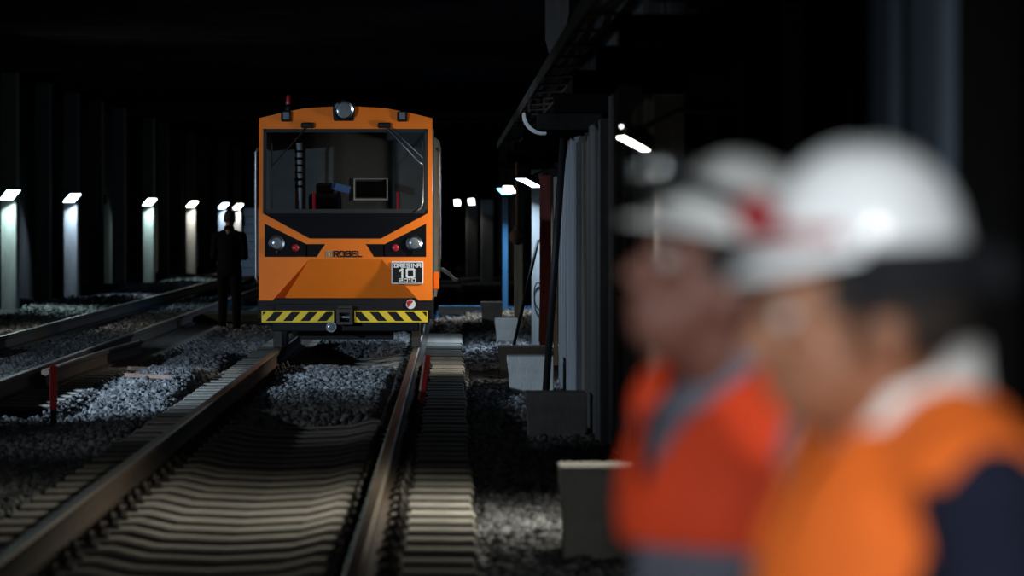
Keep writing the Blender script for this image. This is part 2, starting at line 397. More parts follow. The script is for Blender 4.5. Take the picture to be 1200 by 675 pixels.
# right wall
floodlight((2.11, 21.7, 2.10), (-0.90, -0.16, -1.8), WARM, P_TRACK, 'large near floodlight on right wall above the workers in hard hats', 2.80, size=(0.17, 0.16), spread=128, dot=True)
floodlight((2.36, 41.5, 2.10), (-0.80, 0.40, -0.6), WARM, 26, 'floodlight on right wall tucked behind the grey wall panels', 2.80, spread=125)
floodlight((2.10, 51.0, 2.14), (-0.30, -0.22, -0.93), COLD, 75, 'pointed bright floodlight right of the hanging brown pipe', 2.80, size=(0.20, 0.28), spread=165)
floodlight((2.10, 68.5, 2.18), (-0.15, -0.4, -0.9), WARM, 60, 'white floodlight just left of the hanging brown pipe', 2.80, size=(0.16, 0.26), spread=130)
floodlight((2.05, 72.0, 2.17), (-0.15, -0.35, -0.92), BLUE, 90, 'bluish floodlight, left one of the pair beside the hanging pipe', 2.80, size=(0.18, 0.26), spread=150)
# lamps beside and behind the camera, beyond the frame
floodlight((-6.66, -1.5, 2.5), (8.26, 6.2, -0.95), (0.9, 0.96, 1.0), P_NEAR, 'floodlight on left wall behind the camera, aimed at the workers', -7.55, size=(.4, .3), spread=37)
left_pillar(-0.6, 'concrete pillar beside the floodlight behind the camera')

floodlight((2.45, -1.6, 3.35), (-0.93, 6.1, -1.85), (0.95, 0.98, 1.0), P_BACK, 'floodlight on right wall behind the camera, aimed along the wall at the workers', 2.80, size=(.3, .2), spread=31)

# ------------------------------------------------------------------ track
def sleeper_mesh(clips=True):
    t = thing('railway_sleeper', (0, 0, 0))
    mb = MB(); st = [(-1.25, .095, .10), (-1.235, .115, .108), (-.50, .122, .11), (-.34, .085, .105), (0, .070, .095), (.34, .085, .105), (.50, .122, .11), (1.235, .115, .108), (1.25, .095, .10)]
    rings = []
    for (x, top, hw) in st:
        pts = [(-hw - .030, -.10), (-hw - .002, top - .012), (-hw + .012, top), (hw - .012, top), (hw + .002, top - .012), (hw + .030, -.10)]
        rings.append([mb.bm.verts.new((x, y, z)) for y, z in pts])
    for a, b_ in zip(rings[:-1], rings[1:]):
        for i in range(6): mb.bm.faces.new((a[i], a[(i+1) % 6], b_[(i+1) % 6], b_[i])).material_index = 1 if i in (0, 4, 5) else 0  # sides take the dark tone that imitates shaded gaps
    mb.bm.faces.new(rings[0]); mb.bm.faces.new(rings[-1][::-1]); mb.mats = [M['sleeper'], M['sideshade']]
    o = mb.build('sleeper_body', None, t, smooth_angle=30)
    if clips:
        for rx in (-.735, .735):
            for s in (-1, 1):
                c = MB().box((s * .115, 0, .128), (.11, .15, .022), M['iron'], bev=.004)
                c.cyl((s * .12, 0, .13), (s * .12, 0, .205), .016, m=M['iron'], n=8)
                c.cyl((s * .12, 0, .165), (s * .12, 0, .185), .028, m=M['iron'], n=6)
                c.tube([(s * .15, -.05, .14), (s * .13, -.06, .17), (s * .075, -.04, .165), (s * .06, 0, .15), (s * .075, .04, .165), (s * .13, .06, .17), (s * .15, .05, .14)], .010, M['iron'], 6)
                co = c.build('rail_clip', None, t); co.location = (rx, 0, 0)
    return t
def sl_label(y):
    if y < 19.2: return 'concrete sleeper of the near track in the dark foreground at the lower photo edge'
    if y < 24.2: return 'pale concrete sleeper of the near track in the stretch lit by the near floodlight'
    if y < 30.9: return 'dim concrete sleeper of the near track between the lit stretch and the stone heap'
    if y < 42: return 'concrete sleeper of the near track with its middle buried under the stone heap'
    return 'concrete sleeper beneath the orange rail car\'s track'
proto = sleeper_mesh(True); first = True
y = 12.0; k = 0
far_proto = None
while y < 55:
    if y < 43:
        o = proto if first else copy_tree(proto); first = False
    else:
        if far_proto is None:
            far_proto = sleeper_mesh(False); o = far_proto
        else: o = copy_tree(far_proto)
    o.location = (random.uniform(-.012, .012), y, random.uniform(-.004, .004)); o.rotation_euler.z = random.uniform(-.006, .006)
    tag(o, sl_label(y), 'sleeper', 'sleepers of the near track')
    y += 0.6
y = 34.0
while y < 72:
    o = copy_tree(far_proto); o.location = (-3.49, y, 0)
    tag(o, 'dark sleeper of the parallel track on the left', 'sleeper', 'sleepers of the parallel left track')
    y += 0.6

RAILP = [(-.07, 0), (.07, 0), (.07, .011), (.02, .028), (.009, .045), (.009, .122), (.034, .135), (.036, .165), (.026, .175), (-.026, .175), (-.036, .165), (-.034, .135), (-.009, .122), (-.009, .045), (-.02, .028), (-.07, .011)]
def rail(path, label, name='rail', group='running rails of the tracks'):
    "rail along a list of (x, y); the worn running surface is bright"
    mb = MB(); rings = []
    for i, (x, y) in enumerate(path):
        a = path[max(i-1, 0)]; b_ = path[min(i+1, len(path)-1)]
        d = Vector((b_[0] - a[0], b_[1] - a[1])).normalized(); nx, ny = d.y, -d.x
        rings.append([mb.bm.verts.new((x + u * nx, y + u * ny, .123 + v)) for u, v in RAILP])
    n = len(RAILP); mb.mats = [M['rust'], M['railhead']]
    for a, b_ in zip(rings[:-1], rings[1:]):
        for i in range(n):
            f = mb.bm.faces.new((a[i], a[(i+1) % n], b_[(i+1) % n], b_[i])); f.material_index = 1 if i in (7, 8, 9) else 0
    mb.bm.faces.new(rings[0]); mb.bm.faces.new(rings[-1][::-1])
    return tag(mb.build(name, None, None, smooth_angle=35), label, 'rail', group)
def seg(x, y0, y1, step=2.0):
    n = int((y1 - y0) / step) + 1; return [(x, y0 + (y1 - y0) * i / n) for i in range(n + 1)]
rail(seg(-.735, 11.4, 64), 'rusty left rail of the near track running under the orange rail car')
rail(seg(.735, 11.4, 64), 'rusty right rail of the near track with bright worn edge')
rail(seg(-2.77, 33, 125), 'near rail of the parallel left track catching light')
rail(seg(-4.21, 33, 125), 'far rail of the parallel left track beside the pale ballast')
rail([(-2.625, 37.0), (-2.61, 40), (-2.55, 43), (-2.45, 46)], 'short curved switch rail branching off the parallel left track', 'switch_rail')

# ------------------------------------------------------------------ ballast stones (nobody could count them)
ICO = None
def ico():
    bm = bmesh.new(); bmesh.ops.create_icosphere(bm, subdivisions=1, radius=1)
    co = np.array([v.co[:] for v in bm.verts]); f = np.array([[v.index for v in x.verts] for x in bm.faces]); bm.free(); return co, f
def stones(name, n, sampler, size, label, dz=0.0):
    co, f = ico(); nv = len(co)
    xy = sampler(n); n = len(xy)
    r = RNG.uniform(size[0], size[1], n)
    sc = RNG.uniform(.6, 1.15, (n, 1, 3)) * r[:, None, None]
    jit = 1 + RNG.uniform(-.28, .28, (n, nv, 1))
    P = co[None] * jit * sc
    q = RNG.normal(size=(n, 4)); q /= np.linalg.norm(q, axis=1, keepdims=True)
    a, b_, c, d = q.T
    Rm = np.stack([1-2*(c*c+d*d), 2*(b_*c-a*d), 2*(b_*d+a*c), 2*(b_*c+a*d), 1-2*(b_*b_+d*d), 2*(c*d-a*b_), 2*(b_*d-a*c), 2*(c*d+a*b_), 1-2*(b_*b_+c*c)], -1).reshape(n, 3, 3)
    P = np.einsum('nij,nvj->nvi', Rm, P)
    z = ground_z(xy[:, 0], xy[:, 1]) + RNG.uniform(-.4, .75, n) * r + dz
    P += np.concatenate([xy, z[:, None]], 1)[:, None, :]
    F = (f[None] + (np.arange(n) * nv)[:, None, None]).reshape(-1, 3)
    o = np_mesh(name, P.reshape(-1, 3), F, M['stone'])
    return tag(o, label, 'ballast', None, 'stuff')
def rect(x0, x1, y0, y1):
    def f(n): return np.stack([RNG.uniform(x0, x1, n), RNG.uniform(y0, y1, n)], 1)
    return f
def keep(s, cond):
    def f(n):
        p = s(n); return p[cond(p[:, 0], p[:, 1])]
    return f
stones('ballast', 10000, rect(-.66, .66, 30.9, 41.5), (.016, .036), 'blue-grey stone heap between the rails in front of the orange rail car')
stones('ballast', 3500, rect(-.66, .66, 45.0, 54), (.02, .036), 'strip of pale ballast beneath the orange rail car')
stones('ballast', 30000, keep(rect(-2.25, -.82, 33, 62), lambda x, y: ((x < -1.2) | (y > 36.5)) & (y < 60)), (.017, .040), 'bluish heap of loose ballast left of the near track by the red stake')
stones('ballast', 30000, rect(-4.4, -1.28, 12, 33), (.017, .038), 'dim grey ballast at the lower left corner')
stones('ballast', 14000, rect(-6.42, -4.4, 44, 110), (.025, .055), 'lit ballast strips along the foot of the left wall')
stones('ballast', 7000, rect(-4.1, -2.9, 36, 80), (.02, .04), 'dark ballast between the rails of the parallel left track')
stones('ballast', 18000, rect(1.27, 2.75, 12, 41), (.015, .034), 'pale ballast beside the right wall and its concrete blocks')
stones('ballast', 6000, rect(.84, 2.6, 46, 75), (.022, .045), 'far ballast right of the orange rail car')
stones('ballast', 1500, rect(.84, 1.3, 33, 46), (.017, .034), 'few stones scattered over sleeper ends right of the near track', dz=-.01)

# ------------------------------------------------------------------ right wall: panels, blocks, posts, beams
def wall_panel(y0, y1, x, top, label, m='panel', thick=0.16, jag=0.05, base=-.02):
    "upright slab parallel to the track with a ragged top edge"
    n = max(3, int((y1 - y0) / .11)); mb = MB(); V = mb.bm.verts.new
    A = []; rr = random.Random(int(y0 * 10))
    for i in range(n + 1):
        yy = y0 + (y1 - y0) * i / n; tz = top + rr.uniform(-jag, jag); dx = rr.uniform(-.012, .012) + (.045 if rr.random() < .16 and 0 < i < n else 0)
        A.append([V((x + dx, yy, base)), V((x + dx, yy, tz)), V((x + thick, yy, tz)), V((x + thick, yy, base))])
    for a, b_ in zip(A[:-1], A[1:]):
        for i in range(4): mb.bm.faces.new((a[i], a[(i+1) % 4], b_[(i+1) % 4], b_[i]))
    mb.bm.faces.new(A[0]); mb.bm.faces.new(A[-1][::-1])
    return tag(mb.build('upright_panel', M[m]), label, 'wall panel', 'grey upright panels along the right wall')
wall_panel(27.2, 28.9, 2.26, 2.55, 'narrow dark grey panel nearest the workers, beside the black gap', m='paneldark')
wall_panel(28.9, 31.6, 2.20, 2.38, 'broad grey panel standing behind the second concrete block')
wall_panel(31.7, 34.0, 2.23, 2.36, 'grey panel with a long crack left of the broad panel', m='panelbrown')
wall_panel(34.1, 36.3, 2.18, 2.33, 'grey panel just right of the leaning black pole', jag=.08)
wall_panel(36.5, 40.8, 2.215, 2.28, 'farthest grey panel, left of the leaning black pole', jag=.07)
wall_panel(21.95, 24.9, 2.24, 2.36, 'brownish grey panel under the large near floodlight', m='panelbrown', jag=.03)
wall_panel(24.9, 25.25, 2.20, 2.30, 'slim upright board at the left edge of the brownish panel', jag=.01, thick=.1)
wall_panel(8.95, 9.6, 2.22, 3.9, 'tall blue-grey board above the right worker, right one of the pair', m='blueboard', thick=.04)
wall_panel(10.4, 10.85, 2.26, 3.9, 'thin tall blue-grey board above the right worker, left one of the pair', m='blueboard', thick=.04)
wall_panel(9.75, 10.1, 2.36, 3.9, 'dark tall board between the two blue-grey boards', m='wall')
wall_panel(14.2, 14.5, 2.40, 3.9, 'faint tall post in the dark recess behind the left hard hat', m='wall')
wall_panel(17.6, 18.1, 2.42, 3.6, 'faint tall post in the dark recess right of the near floodlight', m='wall')

def block(y, x0, w, h, label, m='block', depth=.5):
    "precast concrete block, its track side flared like a kerb"
    t = 0.02
    prof = [(0, 0), (.012, h * .12), (.018, h * .3), (.012, h * .6), (-.004, h * .86), (-.006, h), (w, h), (w, 0)]
    mb = MB().prism([(a, b_ ) for a, b_ in prof], 0, depth, M[m])
    es = [e for e in mb.bm.edges]
    bmesh.ops.bevel(mb.bm, geom=es, offset=.008, segments=1, affect='EDGES')
    for f in mb.bm.faces: f.material_index = 0
    o = mb.build('timber_block' if m == 'darkblock' else 'concrete_block', None); o.location = (x0, y, -.03)
    return tag(o, label, 'block', 'blocks along the foot of the right wall')
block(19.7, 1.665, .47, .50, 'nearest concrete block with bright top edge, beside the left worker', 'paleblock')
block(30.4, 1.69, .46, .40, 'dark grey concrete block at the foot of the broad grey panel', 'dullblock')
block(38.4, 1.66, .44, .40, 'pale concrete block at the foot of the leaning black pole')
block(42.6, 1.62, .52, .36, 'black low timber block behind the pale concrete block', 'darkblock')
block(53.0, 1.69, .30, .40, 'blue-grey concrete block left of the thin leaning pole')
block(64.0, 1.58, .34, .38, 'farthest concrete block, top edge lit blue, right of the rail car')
o = MB().box((1.25, 70.5, .07), (.75, .35, .16), M['block'], bev=.015).build('concrete_kerb'); tag(o, 'low kerb lit deep blue just right of the orange rail car', 'kerb')

# leaning poles
a = Vector((2.0, 37.6, .0)); b_ = Vector((2.165, 37.4, 2.44))
tag(MB().cyl(a, b_, .034, m=M['black'], n=12).build('leaning_pole'), 'thick black pole leaning on the grey panels behind the pale block', 'pole')
tag(MB().cyl((1.87, 49.9, .02), (2.2, 50.2, 1.42), .022, m=M['black'], n=10).build('leaning_pole'), 'thin black pole leaning on the white-lit post', 'pole')
# posts
def post(x, y, wx, wy, h, m, label, name='post'):
    o = MB().box((0, 0, h / 2), (wx, wy, h), M[m], bev=.008).build(name); o.location = (x, y, -.03)
    return tag(o, label, 'post', 'posts along the right wall')
post(2.20, 46.3, .13, .18, 2.22, 'redboard', 'dull red upright board between the white-lit post and the pole')
post(2.31, 45.9, .05, .1, 2.2, 'cream', 'thin pale strip beside the dull red board')
post(2.22, 51.7, .15, .3, 2.35, 'pillar', 'post lit cold white under the pointed floodlight')
post(2.12, 60.4, .13, .18, 1.46, 'cream', 'cream timber post under the hanging brown pipe')
post(2.08, 72.9, .10, .3, 2.1, 'pillar', 'slim post lit deep blue left of the cream timber post')
post(2.40, 56.5, .12, .2, 2.35, 'panel', 'grey post in shade between cream post and white-lit post')
# coil of cable on the white-lit post
pts = [(2.20 + .055 * math.cos(t) + .01 * t, 51.52, .78 + .13 * math.sin(t) - .03 * t) for t in np.linspace(.3, 8.5, 40)]
pts = [(2.27, 51.52, 1.6)] + pts + [(2.24, 51.5, .1)]
tag(MB().tube(pts, .008, M['black'], 6).build('cable_loop'), 'black cable looped against the white-lit post', 'cable')

# transverse beams over the right wall
for i, (yy, z, x0) in enumerate([(13.5, 2.60, 1.95), (17.0, 2.62, 1.98), (21.0, 2.60, 2.0), (24.8, 2.60, 2.02), (28.4, 2.58, 1.98), (33.0, 2.56, 1.96), (38.5, 2.54, 1.94), (45.0, 2.52, 1.92), (52.0, 2.52, 1.92), (58.0, 2.50, 1.90), (66.0, 2.50, 1.90)]):
    o = MB().box((0, 0, 0), (2.85 - x0, .24, .16), M['beam'], bev=.01).build('bracket_beam')
    o.location = ((x0 + 2.85) / 2, yy, z + .08)
    tag(o, 'dark beam end jutting from the right wall under the cable tray', 'beam', 'beam ends along the top of the right wall')
# cable tray resting on the beams
t = thing('cable_tray', (1.98, 12, 2.80), 0, 'dull metal cable tray running above the right wall beams', 'cable tray')
for s, nm in ((-.13, 'side_rail'), (.13, 'side_rail')):
    MB().box((s, 26, .06), (.012, 54, .10), M['tray'], bev=.003).build(nm, None, t)
for k in range(28):
    MB().box((0, k * 1.95 + .3, .02), (.26, .04, .02), M['tray']).build('rung', None, t)
for k in range(3):
    pts = [(-.07 + .07 * k + .015 * math.sin(i * 1.3 + k), i * 1.0 - 1, .070 + .012 * math.sin(i * .9 + k * 2)) for i in range(54)]
    o = MB().tube([(p[0] + 1.98, p[1] + 12, p[2] + 2.80) for p in pts], .022, M['rubber'], 8).build('cable')
    tag(o, ['black cable along the left side of the overhead tray', 'black cable along the middle of the overhead tray', 'black cable along the right side of the overhead tray'][k], 'cable', 'cables in the overhead tray')
# supports of the tray
# bent sheet under the tray
mb = MB(); n = 10; pr = []
for i in range(n + 1):
    a_ = R(180 + 95 * i / n); pr.append((.20 * math.cos(a_), .20 * math.sin(a_)))
pr2 = [(p[0] * .90, p[1] * .90) for p in pr[::-1]]
mb.prism(pr + pr2, 0, .55, M['white'])
for s_ in (-.14, .0): mb.box((s_, .25, .03 + .06), (.02, .03, .25 if s_ else .13), M['iron'])
o = mb.build('bent_sheet', None); o.location = (1.985, 37.3, 2.675)
tag(o, 'pale curved metal sheet hanging at the far end of the cable tray', 'metal sheet')
# hanging pipe with round end
t = thing('hanging_pipe', (2.07, 58.0, 1.42), 0, 'brown pipe with a round end hanging above the cream post', 'pipe')
MB().cyl((0, 0, .1), (0, 0, 1.09), .035, m=M['brown'], n=12).build('pipe', None, t)
MB().ell((0, 0, 0), (.125, .125, .115), M['brown']).cyl((0, 0, .09), (0, 0, .16), .055, m=M['brown']).build('round_end', None, t)
# plank hanging from the ceiling
mb = MB().prism([(-.10, 0.1), (-.06, -.06), (0, .06), (.05, .16), (.08, .3), (.08, 1.35), (-.10, 1.35)], 0, .05, M['panel'])
o = mb.build('hanging_board', None); o.location = (1.95, 31.0, 2.98); tag(o, 'grey ragged board hanging from the ceiling above the cable tray', 'board')
# pillars where the tunnel narrows, with the two farthest lamps
for (x, y, lab, plab, c) in [(1.62, 106.0, 'farthest right floodlight but one, beside a pale pillar', 'far pale pillar right of the pair of distant floodlights', WHITE),
                       (1.25, 113.0, 'farthest small floodlight right beside the rail car side', 'dim far pillar behind the distant floodlights, next to the rail car', WHITE)]:
    o = MB().box((0, 0, 1.1), (.34, .5, 2.2), M['pillar'], bev=.02).build('pillar', None); o.location = (x + .42, y + .33, -.02)
    tag(o, plab, 'pillar')
    floodlight((x, y, 2.12), (-.2, -.85, -.5), c, 14, lab, x + .3, size=(.15, .17), spread=170)

# ------------------------------------------------------------------ left side: deck, stakes, container, slabs
t = thing('crossing_deck', (-1.9, 61.5, 0), 0, 'dark low timber crossing deck at the feet of the standing man', 'deck')
for k in range(6):
    MB().box((0, -1.0 + k * .4, .19), (1.55, .38, .12), M['deck'], bev=.012).build('plank', None, t)
for s in (-.6, .6): MB().box((s, 0, .06), (.14, 2.3, .14), M['deck'], bev=.01).build('bearer', None, t)

def stake(x, y, lean, label, z0=-.05, h=.58, white=False):
    t = thing('marker_stake', (x, y, z0), 0, label, 'stake', 'red marker stakes beside the track')
    t.rotation_euler = (0, lean, 0)
    MB().box((0, 0, h * .17), (.055, .03, h * .34), M['black'], bev=.004).build('black_foot', None, t)
    MB().box((0, 0, h * .67), (.058, .034, h * .66), M['redpaint'], bev=.004).build('red_top', None, t)
    if white: MB().box((-.02, -.019, h * .67), (.014, .004, h * .64), M['white']).build('white_stripe', None, t)
    return t
stake(-2.11, 32.6, 0, 'upright red marker stake with black foot in the ballast on the left', h=.55)
stake(.835, 33.2, R(8), 'tilted red stake with a white stripe leaning beside the right rail', h=.62, white=True)

for (x, y, L, rz, lab) in ((-1.75, 38.0, .75, 1.2, 'longer timber scrap lying on the ballast heap left of the track'), (-1.95, 40.2, .6, 1.75, 'shorter timber scrap lying behind the longer one on the ballast heap')):
    gz = float(ground_z(x, y)); o = MB().box((0, 0, .03), (L * .6, .08, .04), M['brown'], rot=(0, .05, 0), bev=.004).build('timber_scrap')
    o.location = (x, y, gz + .02); o.rotation_euler = (0, 0, rz - 1.2); tag(o, lab, 'timber', 'timber scraps on the heap')

t = thing('boxy_wagon', (-3.55, 112, 0), 0, 'dark blue boxy wagon behind the orange rail car on the left track', 'wagon')
mb = MB().box((0, 1.5, 2.0), (2.1, 5, 2.5), M['bluebox'], bev=.04)
for k in range(9): mb.box((-.92 + k * .23, -1.03, 2.0), (.05, .06, 2.3), M['bluebox'])
mb.build('body', None, t)
MB().box((0, 1.5, .62), (1.9, 4.8, .25), M['black'], bev=.02).build('underframe', None, t)
for sx in (-.72, .72):
    for sy in (-.2, 3.0): MB().cyl((sx - .06, sy, .62), (sx + .06, sy, .62), .33, m=M['iron'], n=20).build('wheel', None, t)
for k in range(8):
    o = MB().box((0, 0, .1025), (1.9, 1.3, .20), M['concrete'], bev=.015).build('concrete_slab'); o.location = (-2.98 + random.uniform(-.05, .05), 96.6 + .13 * k, .30 + k * .205)
    tag(o, [w_ + ' concrete slab of the stack left of the rail car' for w_ in ('lowest', 'second lowest', 'third from the ground', 'fourth from the ground', 'fourth from the top', 'third from the top', 'second highest', 'topmost')][k], 'slab', 'stacked concrete slabs')

# ------------------------------------------------------------------ the orange rail car
TR = thing('rail_car', (0, 42.3, 0), 0, 'orange inspection rail car with black mask and hazard-striped bumper', 'rail car')
S = 111.1
def X(px): return (px - 404.5) / S * 1.0
def Z(py): return 1.7 + (255 - py) / S
outer = [(X(303), Z(352)), (X(303), Z(250)), (X(303), Z(138.5)), (X(330), Z(132)), (X(358), Z(126.5)), (X(404.5), Z(124)), (X(451), Z(126.5)), (X(479), Z(132)), (X(506), Z(138.5)), (X(506), Z(250)), (X(506), Z(352)), (X(404.5), Z(352))]
# shell: front plate ring around the windscreen, lower nose with recessed sloping facet
mb = MB(); y0, y1 = 0.0, .75
win = [(X(308), Z(250)), (X(308), Z(151)), (X(501), Z(151)), (X(501), Z(250)), (X(446), Z(279.5)), (X(363), Z(279.5))]
V = mb.bm.verts.new; o_i = mb.mi(M['orange'])
def face(pts, m=M['orange']):
    f = mb.bm.faces.new([V(p) for p in pts]); f.material_index = mb.mi(m); return f
A = lambda px, py, y=0.0: (X(px), y, Z(py))
# lean of the front: the top is set back a little
def fy(py): return 0.10 * max(0, min(1, (250 - py) / 130.0)) 
def F(px, py, dy=0.0): return (X(px), fy(py) + dy, Z(py))
face([F(303,352), F(303,250), F(308,250), F(310,262), F(310,304), F(310,352)])
face([F(506,352), F(499,352), F(499,304), F(499,262), F(501,250), F(506,250)])
face([F(303,250), F(303,138.5), F(308,151), F(308,250)])
face([F(506,250), F(501,250), F(501,151), F(506,138.5)])
face([F(303,138.5), F(330,132), F(358,126.5), F(404.5,124), F(451,126.5), F(479,132), F(506,138.5), F(501,151), F(308,151)])
face([F(308,250), F(363,279.5), F(358.5,286), F(310,262)])
face([F(501,250), F(499,262), F(450.5,286), F(446,279.5)])
face([F(363,279.5), F(446,279.5), F(450.5,286), F(428,286), F(381,286), F(358.5,286)])
# around the lamp panels
face([F(381,286), F(428,286), F(439,301), F(447,304), F(362,304), F(370,301)])
face([F(310,301), F(358.5,301), F(370,301), F(362,304), F(310,304)])
face([F(499,301), F(499,304), F(447,304), F(439,301), F(450.5,301)])
# lower nose: two side triangles flush, the middle facet slopes inward towards the bottom
face([F(310,304), F(362,304), F(319,352), F(310,352)])
face([F(499,304), F(499,352), F(490,352), F(447,304)])
face([F(362,304), F(447,304), F(490,352,.16), F(319,352,.16)])
face([F(362,304), F(319,352,.16), F(319,352)])
face([F(447,304), F(490,352), F(490,352,.16)])
# sides and roof of the cab
ol = [(303,352), (303,250), (303,138.5), (330,132), (358,126.5), (404.5,124), (451,126.5), (479,132), (506,138.5), (506,250), (506,352)]
for p, q in zip(ol[:-1], ol[1:]): face([F(*p), F(*q), (X(q[0]), y1, Z(q[1])), (X(p[0]), y1, Z(p[1]))])
face([F(303,352), (X(303), y1, Z(352)), (X(506), y1, Z(352)), F(506,352), F(490,352,.16), F(319,352,.16)])
bmesh.ops.remove_doubles(mb.bm, verts=mb.bm.verts[:], dist=.0005)
mb.build('cab_shell', None, TR)
# black mask under the windscreen
def plate(name, pts, dy0, dy1, m, parent=TR):
    mb = MB(); a = [mb.bm.verts.new(F(x, y_, dy0)) for x, y_ in pts]; b2 = [mb.bm.verts.new(F(x, y_, dy1)) for x, y_ in pts]
    n = len(pts); mb.bm.faces.new(a); mb.bm.faces.new(b2[::-1])
    for i in range(n): mb.bm.faces.new((a[i], b2[i], b2[(i+1) % n], a[(i+1) % n]))
    return mb.build(name, m, parent)
plate('mask', [(308, 249), (501, 249), (501, 250), (446, 279.5), (363, 279.5), (308, 250)], -.004, .03, M['blackgl'])
wf = MB(); 
for (p, q) in (((308,151),(501,155)), ((308,245),(501,250)), ((308,151),(312,250)), ((497,151),(501,250))):
    pts = [(p[0], p[1]), (q[0], p[1]), (q[0], q[1]), (p[0], q[1])]
    a = [wf.bm.verts.new(F(x, y_, -.005)) for x, y_ in pts]; b2 = [wf.bm.verts.new(F(x, y_, .03)) for x, y_ in pts]
    wf.bm.faces.new(a); wf.bm.faces.new(b2[::-1])
    for i in range(4): wf.bm.faces.new((a[i], b2[i], b2[(i+1) % 4], a[(i+1) % 4]))
wf.build('windscreen_seal', M['rubber'], TR)
plate('windscreen', [(310, 153), (499, 153), (499, 248), (310, 248)], .010, .016, M['glass'])
# headlight units
for s, nm in ((1, 'left'), (-1, 'right')):
    mx = lambda px: px if s == 1 else 809 - px
    pn = plate('headlight_panel', [(mx(310), 262), (mx(358.5), 286), (mx(358.5), 301), (mx(310), 301)], -.002, .03, M['blackgl'])
    c = F(mx(324), 285)
    h = MB(); n = 28
    for (r0, r1, ya, yb, m) in ((.085, .085, .0, -.03, M['chrome']), (.085, .062, -.03, -.022, M['chrome'])):
        ra = [h.bm.verts.new((c[0] + r0 * math.cos(2*math.pi*k/n), c[1] + ya, c[2] + r0 * math.sin(2*math.pi*k/n))) for k in range(n)]
        rb = [h.bm.verts.new((c[0] + r1 * math.cos(2*math.pi*k/n), c[1] + yb, c[2] + r1 * math.sin(2*math.pi*k/n))) for k in range(n)]
        for k in range(n):
            f = h.bm.faces.new((ra[k], ra[(k+1) % n], rb[(k+1) % n], rb[k])); f.smooth = True
    h.box((c[0], c[1] - .022, c[2] - .092), (.02, .02, .03))
    h.build('headlight', M['chrome'], pn)
    MB().ell((c[0], c[1] - .012, c[2]), (.064, .022, .064), M['lampglass'], u=24).build('headlight_lens', None, pn)
    c2 = F(mx(346), 290.5)
    MB().ell((c2[0], c2[1] - .004, c2[2]), (.038, .018, .038), M['redlens']).build('tail_lamp', None, pn)
    plate('grille_panel', [(mx(360), 286), (mx(380), 286), (mx(371), 301), (mx(360), 301)], -.002, .03, M['blackgl'])
# lettering
lettering(MB(), 'ROBEL', X(391), X(424), Z(300.5), Z(294.5), -.004, .013, M['black']).build('maker_lettering', None, TR)
e = MB(); e.frame([(X(382), Z(301)), (X(389), Z(301)), (X(389), Z(294)), (X(382), Z(294))], [(X(383.3), Z(299.7)), (X(387.7), Z(299.7)), (X(387.7), Z(295.3)), (X(383.3), Z(295.3))], -.005, 0, M['sheet'])
e.box((X(385.5), -.004, Z(297.5)), (.02, .004, .03), M['yellow']).build('maker_emblem', None, TR)
# number plate, standing off the nose
pl = MB().box((X(477), -.012, Z(319.5)), (37.5 / S, .012, 26.5 / S), M['white'], bev=.005).box((X(477), -.019, Z(319.5)), (34.5 / S, .004, 23.5 / S), M['black']).build('number_plate', None, TR)
lt = MB()
lettering(lt, 'DRESINA', X(461.5), X(492.5), Z(313.0), Z(309.0), -.022, .010, M['white'])
lettering(lt, '10', X(468), X(485), Z(325), Z(315.3), -.022, .020, M['white'])
lettering(lt, '2010', X(467.5), X(486.5), Z(330.3), Z(326.8), -.022, .009, M['white'])
lt.build('plate_lettering', None, pl)
# roof lamp and corner lamps
c = F(402.5, 129.5)
rl = MB().box((c[0], c[1] + .03, c[2] - .02), (.235, .10, .20), M['black'], bev=.02).cyl((c[0], c[1] + .02, c[2]), (c[0], c[1] - .07, c[2]), .105, .105, M['black'], n=28).build('roof_lamp', None, TR)
h = MB()
for (r0, r1, ya, yb) in ((.103, .103, -.06, -.085), (.103, .082, -.085, -.078)):
    n = 28
    ra = [h.bm.verts.new((c[0] + r0 * math.cos(2*math.pi*k/n), c[1] + ya, c[2] + r0 * math.sin(2*math.pi*k/n))) for k in range(n)]
    rb = [h.bm.verts.new((c[0] + r1 * math.cos(2*math.pi*k/n), c[1] + yb, c[2] + r1 * math.sin(2*math.pi*k/n))) for k in range(n)]
    for k in range(n): f = h.bm.faces.new((ra[k], ra[(k+1) % n], rb[(k+1) % n], rb[k])); f.smooth = True
h.build('lamp_rim', M['chrome'], rl)
MB().ell((c[0], c[1] - .07, c[2]), (.084, .016, .084), M['lampglass'], u=24).build('lamp_lens', None, rl)
for px in (335, 471):
    c = F(px, 136.5)
    cl = MB().box((c[0], c[1] + .0, c[2]), (.11, .08, .11), M['black'], bev=.012).box((c[0], c[1] - .042, c[2] + .008), (.062, .01, .075), M['lampglass'], bev=.003).build('corner_lamp', None, TR)
c = F(337, 124)
bc = MB().cyl((c[0], c[1] + .12, c[2] - .08), (c[0], c[1] + .12, c[2] + .02), .035, m=M['black'], n=14).build('beacon', None, TR)
MB().cap((c[0], c[1] + .12, c[2] + .02), (c[0], c[1] + .12, c[2] + .10), .03, .022, M['redlens']).build('beacon_dome', None, bc)
